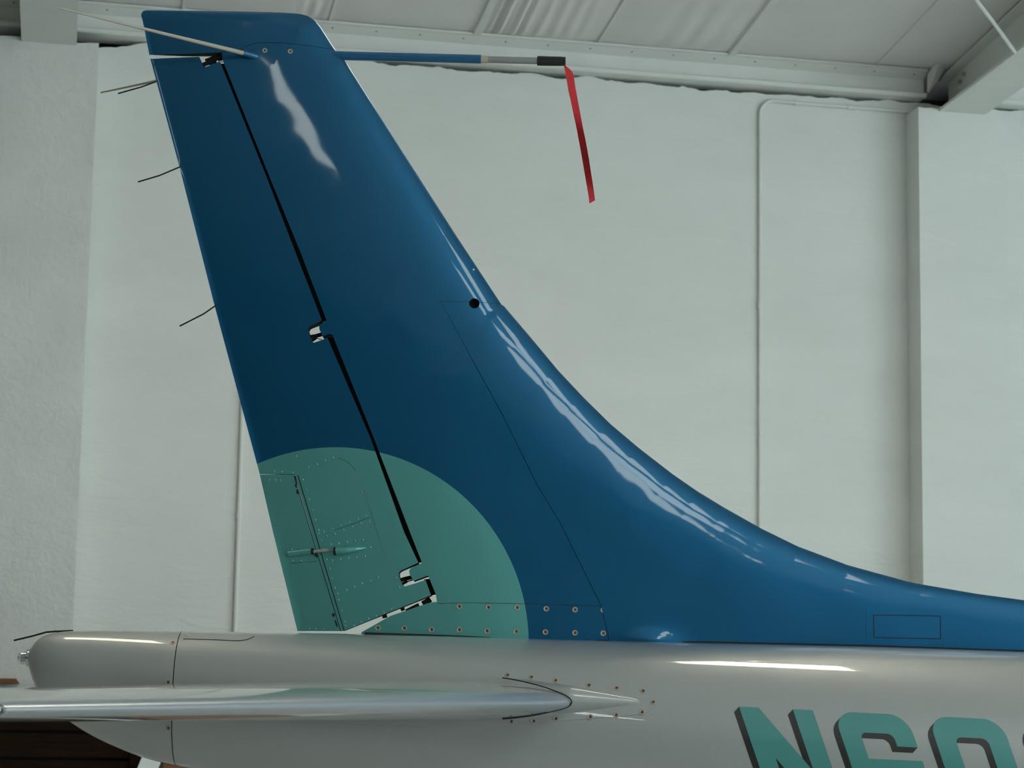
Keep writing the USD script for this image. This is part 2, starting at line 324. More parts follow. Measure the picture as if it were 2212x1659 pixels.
e_l, e_r = rx_left + 0.13, px_rx(2003, 190, BF)
eave(e_l, e_r, 'long white steel eave beam along the wall top between the two rafters')
eave(RXL, rx_left - 0.13, 'white steel eave beam end left of the left rafter')
eave(rx_right + 0.13, RXR, 'white steel eave beam end right of the sloping right rafter')

# brace rods by the right rafter
def brace(pts, label, r=0.011):
    g = [at_room(np.array(float(x)), np.array(float(y)), R) for x, y, R in pts]
    o = put('brace_rod', to_world(tube(np.array(g), r, 10)), steel_white); tag(o, label, 'brace rod')
brace(((2098, -14, 4.35), (2144, 46, 4.6), (2192, 112, 4.9)), 'thin white brace rod crossing in front of the right rafter web')

# conduits on the wall
def conduit(pts, label, couplings):
    t_ = thing('conduit', label, 'pipe')
    g = np.array([at_room(np.array(float(x)), np.array(float(y)), WR - 0.014) for x, y in pts]); g[-1, 2] = max(g[-1, 2], 0.02)
    put('pipe', to_world(tube(g, 0.0105, 12)), wall_paint, t_, smooth=50)
    for x, y, hor in couplings:
        c = at_room(np.array(float(x)), np.array(float(y)), WR - 0.014)
        a, b = c - [0.022 * hor, 0, 0.022 * (1 - hor)], c + [0.022 * hor, 0, 0.022 * (1 - hor)]
        put('coupling', to_world(tube([a, c, b], 0.0145, 12)), wall_paint, t_, smooth=50)
arc = [(1641.5 + 28 - 28 * math.cos(a), 246 - 28 * math.sin(a)) for a in np.linspace(0, math.pi / 2, 9)]
bend_end = at_room(np.array(1669.5), np.array(218.0), WR - 0.014)
run = [(1669.5, 218), (1722, 222), (1832, 231), (1965, 241)]
low = at_room(np.array(1641.5), np.array(260.0), WR - 0.014)
t_ = thing('conduit', 'white pipe running up the wall and bending right near the eave', 'pipe')
def wallpt(x, y): return at_room(np.array(float(x)), np.array(float(y)), WR - 0.014)
g = [np.array([low[0], WR - 0.014, 0.05]), np.array([low[0], WR - 0.014, low[2] - 0.5])] + [wallpt(*p) for p in arc] + [wallpt(*p) for p in run[1:]]
put('pipe', to_world(tube(np.array(g), 0.0105, 12)), wall_paint, t_, smooth=50)
for x, y, hor in ((1722, 222, 1), (1838, 231.5, 1), (1640.5, 660, 0)):
    c = wallpt(x, y); e = np.array([0.02 * hor, 0, 0.02 * (1 - hor)]); put('coupling', to_world(tube([c - e, c, c + e], 0.0145, 12)), wall_paint, t_, smooth=50)
t_ = thing('conduit', 'white vertical pipe on the wall just left of the lower rudder', 'pipe')
c = wallpt(516, 1110)
put('pipe', to_world(tube([(c[0], WR - 0.014, 0.05), (c[0], WR - 0.014, 2.5), (c[0], WR - 0.014, Z_WALL - 0.05)], 0.0125, 12)), wall_paint, t_, smooth=50)
c2 = np.array([c[0], WR - 0.014, wallpt(516, 1113)[2]]); put('coupling', to_world(tube([c2 - [0, 0, .02], c2, c2 + [0, 0, .02]], 0.0165, 12)), wall_paint, t_, smooth=50)

# brown wooden shelving unit, plank, leaning white board and crate at the lower left
t_ = thing('wooden_cabinet', 'dark brown boarded wooden cabinet low behind the tail cone', 'cabinet')
CR = WR - 0.75
def cz(py): return at_room(np.array(140.0), np.array(float(py)), CR)[2]
ca, cb, cc = px_rx(-330, 1600, CR), px_rx(281, 1620, CR), px_rx(312, 1640, CR)
edges = [cz(1520), cz(1581), cz(1639.5)]
step = edges[1] - edges[2]
while edges[-1] - step > 0.05: edges.append(edges[-1] - step)
edges.append(0.0)
for i in range(len(edges) - 1):
    put('board', to_world(bevel_box((ca, CR + 0.004 * (i % 2), edges[i + 1] + 0.006), (cb, CR + 0.025, edges[i] - 0.008), 0.003)), wood_dark, t_, smooth=False)
put('post', to_world(rbox((cb, CR - 0.015, 0), (cc, CR + 0.06, edges[0]))), wood_dark, t_, smooth=False)
put('body', to_world(rbox((ca, CR + 0.05, 0), (cb, WR - 0.24, edges[0] - 0.01))), dark, t_, smooth=False)
t_ = thing('wooden_shelf', 'narrow orange-brown wooden shelf end on the rough left column', 'shelf')
sa, sb = px_rx(-260, 1472, WR - 0.34), px_rx(42, 1473, WR - 0.34)
z1, z0 = at_room(np.array(20.0), np.array(1466.0), WR - 0.34)[2], at_room(np.array(20.0), np.array(1477.0), WR - 0.34)[2]
pp = Polygon([(sa, z0), (sb, z0), (sb - 0.02, z1), (sa, z1)])
m = trimesh.creation.extrude_polygon(pp, 0.12, engine='earcut'); m.vertices = np.c_[m.vertices[:, 0], WR - 0.205 - m.vertices[:, 2], m.vertices[:, 1]]; m.invert()
put('plank', to_world(m), wood_orange, t_, smooth=False)
for x in (sa + 0.1, sb - 0.35): put('bracket', to_world(rbox((x, WR - 0.3, z0 - 0.07), (x + 0.03, WR - 0.2, z0))), wood_dark, t_, smooth=False)
t_ = thing('wooden_crate', 'orange-brown wooden crate low behind the fuselage', 'crate')
KR = WR - 0.6
ka, kb, kz = px_rx(352, 1645, KR), px_rx(720, 1650, KR), at_room(np.array(400.0), np.array(1636.0), KR)[2]
for i in range(4):
    h0, h1 = kz * i / 4 + 0.01 * (i > 0), kz * (i + 1) / 4
    put('board', to_world(bevel_box((ka, KR, h0), (kb, KR + 0.02, h1), 0.003)), wood_orange, t_, smooth=False)
put('body', to_world(rbox((ka, KR + 0.022, 0), (kb, WR - 0.05, kz))), wood_orange, t_, smooth=False)
LR = WR - 0.93
q = [at_room(np.array(float(x)), np.array(float(y)), LR) for x, y in ((314, 1622), (354, 1636))]
wdt = q[1][0] - q[0][0]
pts = []
for dy in (0, 0.018):
    pts += [(q[0][0], LR + dy + 0.08, q[0][2]), (q[1][0], LR + dy + 0.08, q[1][2]), (q[1][0] - 0.55, LR + dy - 0.2, 0.0), (q[0][0] - 0.55, LR + dy - 0.2, 0.0)]
o = put('white_board', to_world(trimesh.convex.convex_hull(np.array(pts))), white_panel, smooth=False); tag(o, 'narrow white board leaning between the dark cabinet and the orange-brown crate', 'board')

# ceiling lamps over the aircraft
def lamp(x, y, ln, label, color, inten):
    z = 5.55
    t_ = thing('ceiling_light', label, 'lamp', group='warm strip lamps over the aircraft')
    put('housing', trimesh.creation.box((ln + 0.1, 0.66, 0.06)).apply_translation((x, y, z + 0.07)), steel_white, t_, smooth=False)
    top_z = zceil((np.array([x, y, 0]) @ EY)) - z
    for s in (-1, 1): put('rod', trimesh.creation.cylinder(0.006, top_z, sections=8).apply_translation((x + s * ln * 0.4, y, z + 0.1 + top_z / 2 - 0.06)), steel_white, t_)
    em = usdkit.material(stage, '/World/Looks/lamp_glow', {'e': ('emission', {'color': color, 'strength': inten})}, [], surface='e.emission')
    for dy in (-0.155, 0.155): put('lens_panel', bevel_box((x - ln / 2, y + dy - 0.14, z), (x + ln / 2, y + dy + 0.14, z + 0.05), 0.01), em, t_, smooth=False)
lamp(0.98, 1.3, 0.8, 'warm panel lamp hung above the silver fuselage, nearer the fin', (1.0, 0.94, 0.74), 2.6)
lamp(0.62, 2.12, 0.8, 'warm panel lamp hung above the silver fuselage, nearer the back wall', (1.0, 0.94, 0.74), 2.6)
lamp(-2.25, 0.25, 0.75, 'warm strip lamp hung from the ceiling above the tail cone', (1.0, 0.94, 0.74), 2.6)

# ------------------------------------------------------------------ the aircraft
plane = thing('airplane', 'silver, blue and teal light aircraft with tall swept blue tail fin', 'airplane')
def sub(parent, name, mesh, m, **k): return put(name, mesh, m, parent, **k)

# --- fin outline (pixels of the plane of symmetry)
TIP = [(304.9, 34.4), (305.6, 29), (308.5, 25), (313, 22.4), (361, 22.8), (506, 25.3), (580, 27.2), (615, 28.2), (640, 29.6), (651, 30.9), (662, 33.5), (672.7, 38.5), (683, 47), (694.4, 61.5), (703, 75), (712.5, 90.4), (726, 110)]
LE = [(726, 110), (747, 134), (863, 317), (979.6, 500), (1055.5, 615.7), (1083.5, 658.2), (1087.5, 660), (1117, 694.4), (1162, 747.7), (1205.4, 800), (1259.7, 857.9), (1319.3, 916.6), (1380.8, 968.5), (1453.2, 1024.5), (1507.4, 1062), (1565, 1097), (1646.8, 1143), (1722.7, 1180.1), (1831.2, 1220.8), (1960, 1256), (1989, 1262), (2111.5, 1283), (2212, 1296.5), (2400, 1322), (2700, 1362), (3000, 1398), (3300, 1428)]
TEP = [(306, 34), (329.8, 127.3), (387.7, 360), (438, 550), (463.5, 660), (553.7, 995), (589.9, 1150), (642.4, 1362.4), (660, 1440)]
LEw = poly(LE[:6] + LE[6:]); TEw = poly(TEP); TOPw = poly(TIP[3:10])
def seg_dist(P, L):
    out = np.full(len(P), 9e9)
    for a, b in zip(L[:-1], L[1:]):
        ab = b - a; t = np.clip(((P - a) @ ab) / (ab @ ab), 0, 1); out = np.minimum(out, np.linalg.norm(P - a - t[:, None] * ab, axis=1))
    return out
LEfull = poly(TIP[9:-1] + LE)
EXTRA = 0.0
def T(P):                                          # half thickness of fin and rudder at (x, z)
    P = np.atleast_2d(P); d1, dt, d2 = seg_dist(P, LEfull), seg_dist(P, TEw), seg_dist(P, TOPw)
    c = d1 + dt; cc = np.minimum(c, 0.82 - 0.34 * np.clip((c - 1.25) / 0.6, 0, 1))
    sf, sr = d1 / cc, 1 - dt / cc
    s = np.where(sf < 0.3, sf, np.where(sr > 0.3, sr, 0.3)); s = np.clip(s, 0, 1)
    y = 5 * 0.105 * (0.2969 * np.sqrt(s) - 0.1260 * s - 0.3516 * s ** 2 + 0.2843 * s ** 3 - 0.1036 * s ** 4) * cc
    y = np.maximum(y, 0) + 0.0012 * np.minimum(1, d1 / 0.05)
    tip = np.sqrt(np.clip(1 - (1 - np.clip(d2 / 0.035, 0, 1)) ** 2, 0, 1)); y = y * (0.12 + 0.88 * tip)
    w = np.clip(d1 / 0.12, 0, 1)
    y = y + w * (0.0030 * (meshkit.noise(np.c_[P * 6.0, P[:, 0] * 0 + 1.7], 11) - 0.5) + 0.0009 * (meshkit.noise(np.c_[P * 15.0, P[:, 0] * 0 + 5.7], 12) - 0.5)) * np.clip(dt / 0.35, 0, 1)
    base = fin_base_z(P[:, 0]); h = P[:, 1] - base; h = P[:, 1] - base
    y = y + np.exp(-((P[:, 0] - 0.385) / 0.075) ** 2) * 0.011 * np.exp(-(np.clip(h, 0, 1) / 0.028) ** 1.5) * np.clip(d1 / 0.06, 0, 1)
    return np.maximum(y, 0.0004)
BASE = poly([(560, 1364), (782, 1366), (1140, 1378), (1310, 1381), (1870, 1393.5), (2212, 1405), (2700, 1421), (3300, 1441)])
def fin_base_z(x): return np.interp(x, BASE[:, 0], BASE[:, 1])
def gradT(P, e=0.0004):
    return np.c_[(T(P + [e, 0]) - T(P - [e, 0])) / (2 * e), (T(P + [0, e]) - T(P - [0, e])) / (2 * e)]

def resample(pts, n):
    pts = np.asarray(pts, float); t = np.r_[0, np.cumsum(np.linalg.norm(np.diff(pts, axis=0), axis=1))]; q = np.linspace(0, t[-1], n)
    return np.c_[np.interp(q, t, pts[:, 0]), np.interp(q, t, pts[:, 1])]
def between(line, a, b):                           # the stretch of a polyline from point a to point b (its own vertices)
    line = [tuple(p) for p in line]; i, j = line.index(a), line.index(b); return line[i:j + 1]
LINE = TIP[:-1] + LE
st = [(TIP[0], (306.5, 38)), (TIP[9], (312, 62)), (LE[0], (323, 120)), (LE[5], (560, 1020)), (LE[9], (655, 1425)), (LE[13], (950, 1440)), (LE[18], (1600, 1455)), (LE[22], (2170, 1470)), (LE[26], (3300, 1500))]
RL = [(306.5, 38), (312, 62), (323, 120), (387.7, 360), (463.5, 660), (560, 1020), (589.9, 1150), (642.4, 1362.4), (655, 1425), (950, 1440), (1600, 1455), (2170, 1470), (3300, 1500)]
Lp, Rp = [], []
for (la, ra), (lb, rb) in zip(st[:-1], st[1:]):
    A, B = between(LINE, la, lb), between(RL, ra, rb)
    n = max(4, int(LineString(A).length / 6.0)); Lp.append(resample(A, n + 1)[:-1]); Rp.append(resample(B, n + 1)[:-1])
Lp.append([st[-1][0]]); Rp.append([st[-1][1]]); Lp, Rp = poly(np.vstack(Lp)), poly(np.vstack(Rp))
NS = 92; sj = np.linspace(0, 1, NS) ** 2.3
G = (Lp[:, None] * (1 - sj)[None, :, None] + Rp[:, None] * sj[None, :, None])
GI, P2 = len(Lp), G.reshape(-1, 2)
def solid(extra):
    y = T(P2) + extra
    near, far = np.c_[P2[:, 0], -y, P2[:, 1]], np.c_[P2[:, 0], y, P2[:, 1]]
    f = grid_faces(GI, NS); n = len(P2)
    idx = np.arange(n).reshape(GI, NS)
    ring = np.r_[idx[0, :], idx[1:, -1], idx[-1, -2::-1], idx[-2:0:-1, 0]]
    a, b = ring, np.roll(ring, -1)
    side = np.vstack([np.c_[a, b, b + n], np.c_[a, b + n, a + n]])
    # pick the orientation that gives a positive volume
    m = trimesh.Trimesh(np.vstack([near, far]), np.vstack([f, f[:, ::-1] + n, side[:, ::-1]]), process=False)
    if not m.is_winding_consistent: m = trimesh.Trimesh(m.vertices, np.vstack([f, f[:, ::-1] + n, side]), process=False)
    if m.volume < 0: m.invert()
    return m3.Manifold(m3.Mesh(m.vertices.astype(np.float32), m.faces.astype(np.uint32)))
FIN, FIN_FAIR = solid(0.0), solid(0.0012)
assert not FIN.is_empty(), FIN.status()
def prism(shape):                                  # (x, z) polygon through all of y
    pts = np.asarray(shape.exterior.coords)[:-1]
    m = trimesh.creation.extrude_polygon(Polygon(pts), 0.8, engine='earcut')
    v = np.c_[m.vertices[:, 0], m.vertices[:, 2] - 0.4, m.vertices[:, 1]]; m = trimesh.Trimesh(v, m.faces); 
    if m.volume < 0: m.invert()
    return man(m)
def cut(name, pxpoly, src, m, extra=0.0, minus=None, parent=plane, **k):
    s = src ^ prism(Polygon(poly(pxpoly)).buffer(0))
    if minus is not None: s = s - minus
    me = s.to_mesh(); v, f = me.vert_properties[:, :3].astype(float), me.tri_verts.astype(int)
    c = v[f].mean(1); fn = np.cross(v[f[:, 1]] - v[f[:, 0]], v[f[:, 2]] - v[f[:, 0]]); ar = np.linalg.norm(fn, axis=1); fn /= np.maximum(ar, 1e-12)[:, None]
    tc = T(c[:, [0, 2]]) + extra
    skin = (np.abs(np.abs(c[:, 1]) - tc) < 0.0010 + 0.12 * tc)
    g = gradT(c[:, [0, 2]]); an = np.c_[-g[:, 0], np.sign(c[:, 1]), -g[:, 1]]; an /= np.linalg.norm(an, axis=1, keepdims=True)
    skin &= ((an * fn).sum(1) > 0.3) | (tc < 0.004)
    skin |= (ar < 1e-9)
    sf = f[skin]; ids, inv = np.unique(sf, return_inverse=True); sv = v[ids]; sf = inv.reshape(-1, 3)
    g = gradT(sv[:, [0, 2]]); nn = np.c_[-g[:, 0], np.where(sv[:, 1] < 0, -1.0, 1.0), -g[:, 1]]; nn /= np.linalg.norm(nn, axis=1, keepdims=True)
    o = put(name, trimesh.Trimesh(sv, sf, process=False), m, parent, normals=nn, **k)
    ef = f[~skin]
    if len(ef): put('inner_edge', trimesh.Trimesh(v, ef, process=False), dark, o, smooth=False, label='dark inside edge')
    return o
CAPLINE = [(726, 109), (613, 98.3), (563, 97.8), (549, 99), (520, 112), (481, 117.5), (400, 119), (322, 118.4)]
CAPLINE2 = [(322, 119), (400, 119.8), (481, 118.2), (520, 112.8), (549, 99.8), (563, 98.6), (613, 99.1), (726, 109.8)]
tip_o = cut('fin_tip', [(250, 118.3), (250, -40), (760, -40), (760, 111)] + CAPLINE, FIN, tail_paint)
NOTCH1 = [(707, 694.7), (704, 698.5), (691, 706), (692, 715), (697, 726), (699, 730), (714, 725), (720, 727)]
NOTCH2 = [(912.4, 1216.5), (910.5, 1219), (900.6, 1222.5), (888, 1229), (885.2, 1234), (886, 1242), (890.6, 1249), (895, 1256), (921.4, 1246), (926, 1245), (942, 1284), (945, 1300.5), (928, 1303), (844.5, 1331), (782, 1366), (770, 1440)]
SEAM = [(952.5, 655), (1030, 800), (1087, 904), (1159, 1050), (1209.7, 1134), (1296, 1309), (1313, 1379), (1315, 1440)]
REAR = [(481, 118.2), (483.5, 136), (581.7, 380), (651.4, 550)] + NOTCH1 + [(809.3, 950), (886.4, 1150)] + NOTCH2
hc = poly([(1025, 659.5)])[0]
hole = trimesh.creation.cylinder(11.3 * PXM, 0.5, sections=40); hole.apply_transform(trimesh.transformations.rotation_matrix(math.pi / 2, (1, 0, 0))); hole.apply_translation((hc[0], -0.258, hc[1])); hole = man(hole)
fin_o = cut('vertical_fin', REAR + SEAM[::-1] + [(953, 655.6), (1200, 658.4), (760, 80)] + [p for p in CAPLINE2[::-1] if p[0] > 490], FIN, tail_paint, minus=hole)
fair_o = cut('dorsal_fairing', [(953.3, 656.4), (1200, 659.2), (3400, 1300), (3400, 1520), (1316, 1480)] + [(x + 1, y) for x, y in SEAM[::-1]][:-1], FIN_FAIR, tail_paint, extra=0.0012, minus=hole)
RUD = [(329.8, 127.3), (432, 126), (441, 147.5), (466, 141), (477, 137), (575.4, 380), (640.5, 550), (697, 695), (693.7, 698), (670.4, 707.7), (666.6, 713), (670.4, 727.8), (675.3, 740.8), (680, 743.5), (698.6, 737.6), (709, 733), (802.5, 950), (873.8, 1150), (905, 1217),
       (882.5, 1227), (868, 1233.3), (862.6, 1238), (863.5, 1247), (870.7, 1265), (876.2, 1267.7), (894.2, 1262.3), (920.5, 1254), (932.2, 1287), (840, 1323.8), (744, 1362.8)]
TABTOP, TABHINGE = [(500, 1024.0), (634.5, 1026.3)], [(634.5, 1026.3), (736, 1363)]
rud_o = cut('rudder', RUD + [(737.5, 1363), (636.2, 1025.2), (500, 1022.6), (280, 127.3)], FIN, tail_paint)
tab_o = cut('trim_tab', TABTOP + [(736, 1363), (560, 1363), (500, 1100)], FIN, tail_paint, parent=rud_o)

def on_fin(px, py, off=0.0):                       # the near skin under a pixel
    px, py = np.atleast_1d(px).astype(float), np.atleast_1d(py).astype(float); Y = np.full(len(px), -0.03)
    for _ in range(8):
        d_ = ray(px, py); p = EYE + d_ * ((Y - EYE[1]) / d_[:, 1])[:, None]; Y = -T(p[:, [0, 2]])
    g = gradT(p[:, [0, 2]], 0.002); n = np.c_[-g[:, 0], -np.ones(len(p)), -g[:, 1]]; n /= np.linalg.norm(n, axis=1, keepdims=True)
    return p + n * off, n

# --- fuselage
TOPP = [(61.5, 1413), (63, 1408), (66, 1402), (73.8, 1391.8), (83, 1382), (95.5, 1374.4), (108, 1369.5), (121.5, 1366.3), (157.7, 1362.8), (250, 1362), (395, 1363.5), (640, 1367), (782, 1369), (1310, 1383.5), (1870, 1396), (2212, 1407.5), (2700, 1424)]
BOTP = [(61.5, 1433), (63.7, 1440), (69.4, 1458), (79.6, 1484), (108, 1522), (148, 1556), (200, 1589), (250, 1613), (310, 1636), (375, 1652), (430, 1663), (700, 1722), (1100, 1800), (1600, 1885), (2212, 1975), (2700, 2035)]
WID = [(61.5, 0.012), (75, 0.042), (100, 0.066), (150, 0.088), (250, 0.113), (380, 0.142), (700, 0.195), (1100, 0.262), (1600, 0.352), (2212, 0.45), (2700, 0.52)]
tp, bp = poly(TOPP), poly(BOTP); wx = poly([(x, 1420) for x, _ in WID])[:, 0]
tx = np.r_[tp[:, 0], 3.2, 4.6, 5.8, 6.9, 7.6]; tz = np.r_[tp[:, 1], 2.0, 2.05, 1.85, 1.6, 1.42]
bx_ = np.r_[bp[:, 0], 3.2, 4.6, 5.8, 6.9, 7.6]; bz = np.r_[bp[:, 1], 1.0, 0.92, 0.95, 1.05, 1.25]
fW = PchipInterpolator(np.r_[wx, 3.2, 4.6, 5.8, 6.9, 7.6], np.r_[[w for _, w in WID], 0.6, 0.62, 0.5, 0.33, 0.08]); fT, fB = PchipInterpolator(tx, tz), PchipInterpolator(bx_, bz)
EXPO = 2.35; X0 = tp[0, 0] + 0.0005
def half_width(x, z):
    t, b = fT(x), fB(x); zz = np.clip(np.abs((z - (t + b) / 2) / ((t - b) / 2)), 0, 1)
    return fW(x) * (1 - zz ** EXPO) ** (1 / EXPO)
def section(x, n=168):
    th = np.arange(n) / n * 2 * np.pi; c, s = np.cos(th), np.sin(th)
    t, b, w = fT(x), fB(x), fW(x)
    return np.c_[np.full(n, x), w * np.sign(c) * np.abs(c) ** (2 / EXPO), (t + b) / 2 + (t - b) / 2 * np.sign(s) * np.abs(s) ** (2 / EXPO)]
def loft(xs, cap0=True, cap1=True, scale=1.0, n=168):
    rings = [section(x, n) for x in xs]
    if scale != 1: rings = [np.c_[r[:, :1], (r[:, 1:] - r[:, 1:].mean(0)) * scale + r[:, 1:].mean(0)] for r in rings]
    v = np.vstack(rings); f = []
    i, j = np.meshgrid(np.arange(len(xs) - 1), np.arange(n), indexing='ij'); a = (i * n + j).ravel(); b = (i * n + (j + 1) % n).ravel()
    f = np.vstack([np.c_[a, b, b + n], np.c_[a, b + n, a + n]])
    ex = []
    if cap0: v = np.vstack([v, rings[0].mean(0)]); k = len(v) - 1; ex += [(k, (q + 1) % n, q) for q in range(n)]
    if cap1: v = np.vstack([v, rings[-1].mean(0)]); k = len(v) - 1; o = (len(xs) - 1) * n; ex += [(k, o + q, o + (q + 1) % n) for q in range(n)]
    m = trimesh.Trimesh(v, np.vstack([f, np.array(ex)]) if ex else f, process=False)
    return m
XS = float(poly([(394.5, 1400)])[0, 0])
fin_x = np.r_[X0 + (np.linspace(0, 1, 24) ** 2) * 0.12, np.arange(X0 + 0.13, XS - 0.0012, 0.012), XS - 0.0012]
cone_o = put('tail_cone', loft(fin_x), silver, plane, smooth=40)
fus_o = put('fuselage', loft(np.r_[XS + 0.0012, np.arange(XS + 0.01, 1.75, 0.02), np.arange(1.8, 7.61, 0.1)]), silver, plane, smooth=40)
put('bulkhead', loft([XS - 0.02, XS, XS + 0.02], scale=0.975), dark, fus_o, smooth=False)
def on_fus(px, py, off=0.0):
    px, py = np.atleast_1d(px).astype(float), np.atleast_1d(py).astype(float); d_ = ray(px, py)
    lo, hi = np.full(len(px), -0.9), np.full(len(px), 0.0)
    for _ in range(40):
        mid = (lo + hi) / 2; p = EYE + d_ * ((mid - EYE[1]) / d_[:, 1])[:, None]; out = -mid > half_width(p[:, 0], p[:, 2])
        lo, hi = np.where(out, mid, lo), np.where(out, hi, mid)
    p = EYE + d_ * ((hi - EYE[1]) / d_[:, 1])[:, None]; e = 1e-3; x, z = p[:, 0], p[:, 2]
    gx = (half_width(x + e, z) - half_width(x - e, z)) / (2 * e); gz = (half_width(x, z + e) - half_width(x, z - e)) / (2 * e); gz = np.clip(gz, -30, 30)
    n = np.c_[-gx, -np.ones(len(p)), -gz]; n /= np.linalg.norm(n, axis=1, keepdims=True)
    return p + n * off, n

def screw(parent, fn, px, py, r=0.0078, m=steel, name='screw'):
    p, n = fn(px, py, 0.0); p, n = p[0], n[0]
    prof = np.array([(1.0, -0.3), (1.0, 0.06), (0.93, 0.14), (0.72, 0.15), (0.60, 0.10), (0.52, 0.05), (0.40, 0.03), (0.2, 0.05), (0.0, 0.05)]) * r
    k = 18; th = np.arange(k) / k * 2 * np.pi
    v = np.vstack([np.c_[rr * np.cos(th), rr * np.sin(th), np.full(k, h)] for rr, h in prof])
    i, j = np.meshgrid(np.arange(len(prof) - 1), np.arange(k), indexing='ij'); q = (i * k + j).ravel(); s = (i * k + (j + 1) % k).ravel()
    me = trimesh.Trimesh(v / r, np.vstack([np.c_[q, s, s + k], np.c_[q, s + k, q + k]]), process=False)
    if me.face_normals[:, 2].mean() < 0: me.invert()
    a = np.cross(Z, n); a /= np.linalg.norm(a); b = np.cross(n, a)
    o = put(name, me, m, parent, smooth=25)
    UsdGeom.Xformable(o).AddTransformOp().Set(Gf.Matrix4d(*[float(x) for x in (*(a * r), 0, *(b * r), 0, *(n * r), 0, *p, 1)]))
def strip(fn, pts, r, off=0.0, n=40):
    pts = spline(pts, n); p, _ = fn(pts[:, 0], pts[:, 1], off); return tube(p, r, 6)
def patch(fn, shape, h, size=8.0, skirt=True):      # raised plate with the pixel outline "shape", h metres proud
    shape = shape.buffer(0); out = []
    for g in getattr(shape, 'geoms', [shape]):
        v, f = trimesh.creation.triangulate_polygon(g.segmentize(size), engine='earcut')
        v, f = trimesh.remesh.subdivide_to_size(np.c_[v, v[:, 0] * 0], f, size, max_iter=12)
        P, N = fn(v[:, 0], v[:, 1], h); tri = trimesh.Trimesh(P, f, process=True)
        if (tri.face_normals @ [0, -1, 0]).mean() < 0: tri.invert()
        out.append(tri)
        if skirt:
            for ringl in [g.exterior] + list(g.interiors):
                c = np.asarray(ringl.segmentize(size).coords); A, _ = fn(c[:, 0], c[:, 1], h); B, _ = fn(c[:, 0], c[:, 1], -0.001)
                kk = len(c); q = np.arange(kk - 1); out.append(trimesh.Trimesh(np.vstack([A, B]), np.vstack([np.c_[q, q + 1, q + 1 + kk], np.c_[q, q + 1 + kk, q + kk]]), process=False))
    return cat(out)
def rivets(parent, fn, pts, r, m, name='rivets'):
    ms = []
    P, N = fn(np.array([p[0] for p in pts]), np.array([p[1] for p in pts]), 0.0)
    for p, n in zip(P, N):
        s = trimesh.creation.icosphere(1, r); s.vertices = s.vertices - np.outer(s.vertices @ n, n) * 0.65 + p; ms.append(s)
    put(name, cat(ms), m, parent, smooth=True, kind='stuff')

# fin and tip screws, seams, base joint
for x, y in [(992, 1310), (1055, 1312), (1117, 1312.5), (1180, 1315), (1242, 1317), (1303, 1317.5), (816, 1356), (873, 1357), (932, 1360), (992, 1360.5), (1052, 1363), (1115, 1364), (1178, 1365.5), (1242, 1367), (1303, 1368)]:
    screw(fin_o, on_fin, x, y)
for x, y in ((572, 109), (627, 111)): screw(fin_o, on_fin, x, y, 0.0072)
sub(fin_o, 'panel_seam', strip(on_fin, [(945, 1304), (1010, 1302), (1120, 1304), (1300, 1309)], 0.0006), seam_black)
sub(fin_o, 'base_joint', cat([tube(np.c_[np.linspace(BASE[1, 0] + 0.01, 3.0, 60), np.full(60, s * 0.04), fin_base_z(np.linspace(BASE[1, 0] + 0.01, 3.0, 60)) - 0.004], 0.004, 6) for s in (-1, 1)]), seam_black, label='dark joint under the fin')
# black band inside the hinge gap
for pl_ in ([(470, 139), (490, 139), (588, 380), (658, 550), (712, 690), (690, 698), (634, 550), (568, 380)], [(704, 731), (726, 728), (816, 950), (893, 1150), (918, 1213), (898, 1217), (868, 1150), (796, 950)], [(916, 1252), (932, 1250), (948, 1282), (926, 1288)]):
    s = Polygon(poly(pl_)); m_ = trimesh.creation.extrude_polygon(s, 0.012, engine='earcut'); m_.vertices = np.c_[m_.vertices[:, 0], m_.vertices[:, 2] - 0.006, m_.vertices[:, 1]]
    if m_.volume < 0: m_.invert()
    sub(fin_o, 'hinge_gap_seal', m_, dark, smooth=False)
def px_tube(pts, r, Y=0.0, n=12): return tube(np.array([at(np.array(float(p[0])), np.array(float(p[1])), p[2] if len(p) > 2 else Y) for p in pts]), r, n)
sub(rud_o, 'hinge', cat([px_tube([(664, 729), (682, 726), (702, 720)], 0.0055), px_tube([(668, 738), (677, 734), (684, 729)], 0.004), px_tube([(685, 731), (692, 733), (700, 738)], 0.001)]), dark)
sub(rud_o, 'hinge', cat([px_tube([(862, 1254), (876, 1250), (894, 1246)], 0.0055), px_tube([(866, 1263), (873, 1259), (880, 1255)], 0.004), px_tube([(876, 1257), (884, 1255), (894, 1252)], 0.0015)]), dark)
sub(rud_o, 'hinge', cat([px_tube([(437, 143), (455, 136), (483, 126)], 0.009), px_tube([(444, 132), (460, 126), (474, 121)], 0.006), px_tube([(462, 133), (470, 129), (479, 127)], 0.010)]), dark)
sub(rud_o, 'hinge_pin', cat([px_tube([(444, 144, -0.02), (448, 142.5, -0.02), (453, 141, -0.02)], 0.0022), px_tube([(468, 134.5, -0.02), (470, 133.2, -0.02), (472, 132, -0.02)], 0.003), px_tube([(474, 134, -0.02), (478, 132.7, -0.02), (482, 131.3, -0.02)], 0.003)]), bare_metal, label='bright hinge pin ends')
for l_, r_ in (([(878, 1322), (892, 1315), (906, 1308)], 0.0075), ([(913, 1305), (920, 1301), (930, 1294)], 0.008), ([(826, 1332), (832, 1331), (836, 1330)], 0.005), ([(866, 1318), (870, 1316), (874, 1315)], 0.004)):
    sub(fin_o, 'torque_bracket', px_tube(l_, r_), bronze, label='brown bracket in the gap under the rudder')

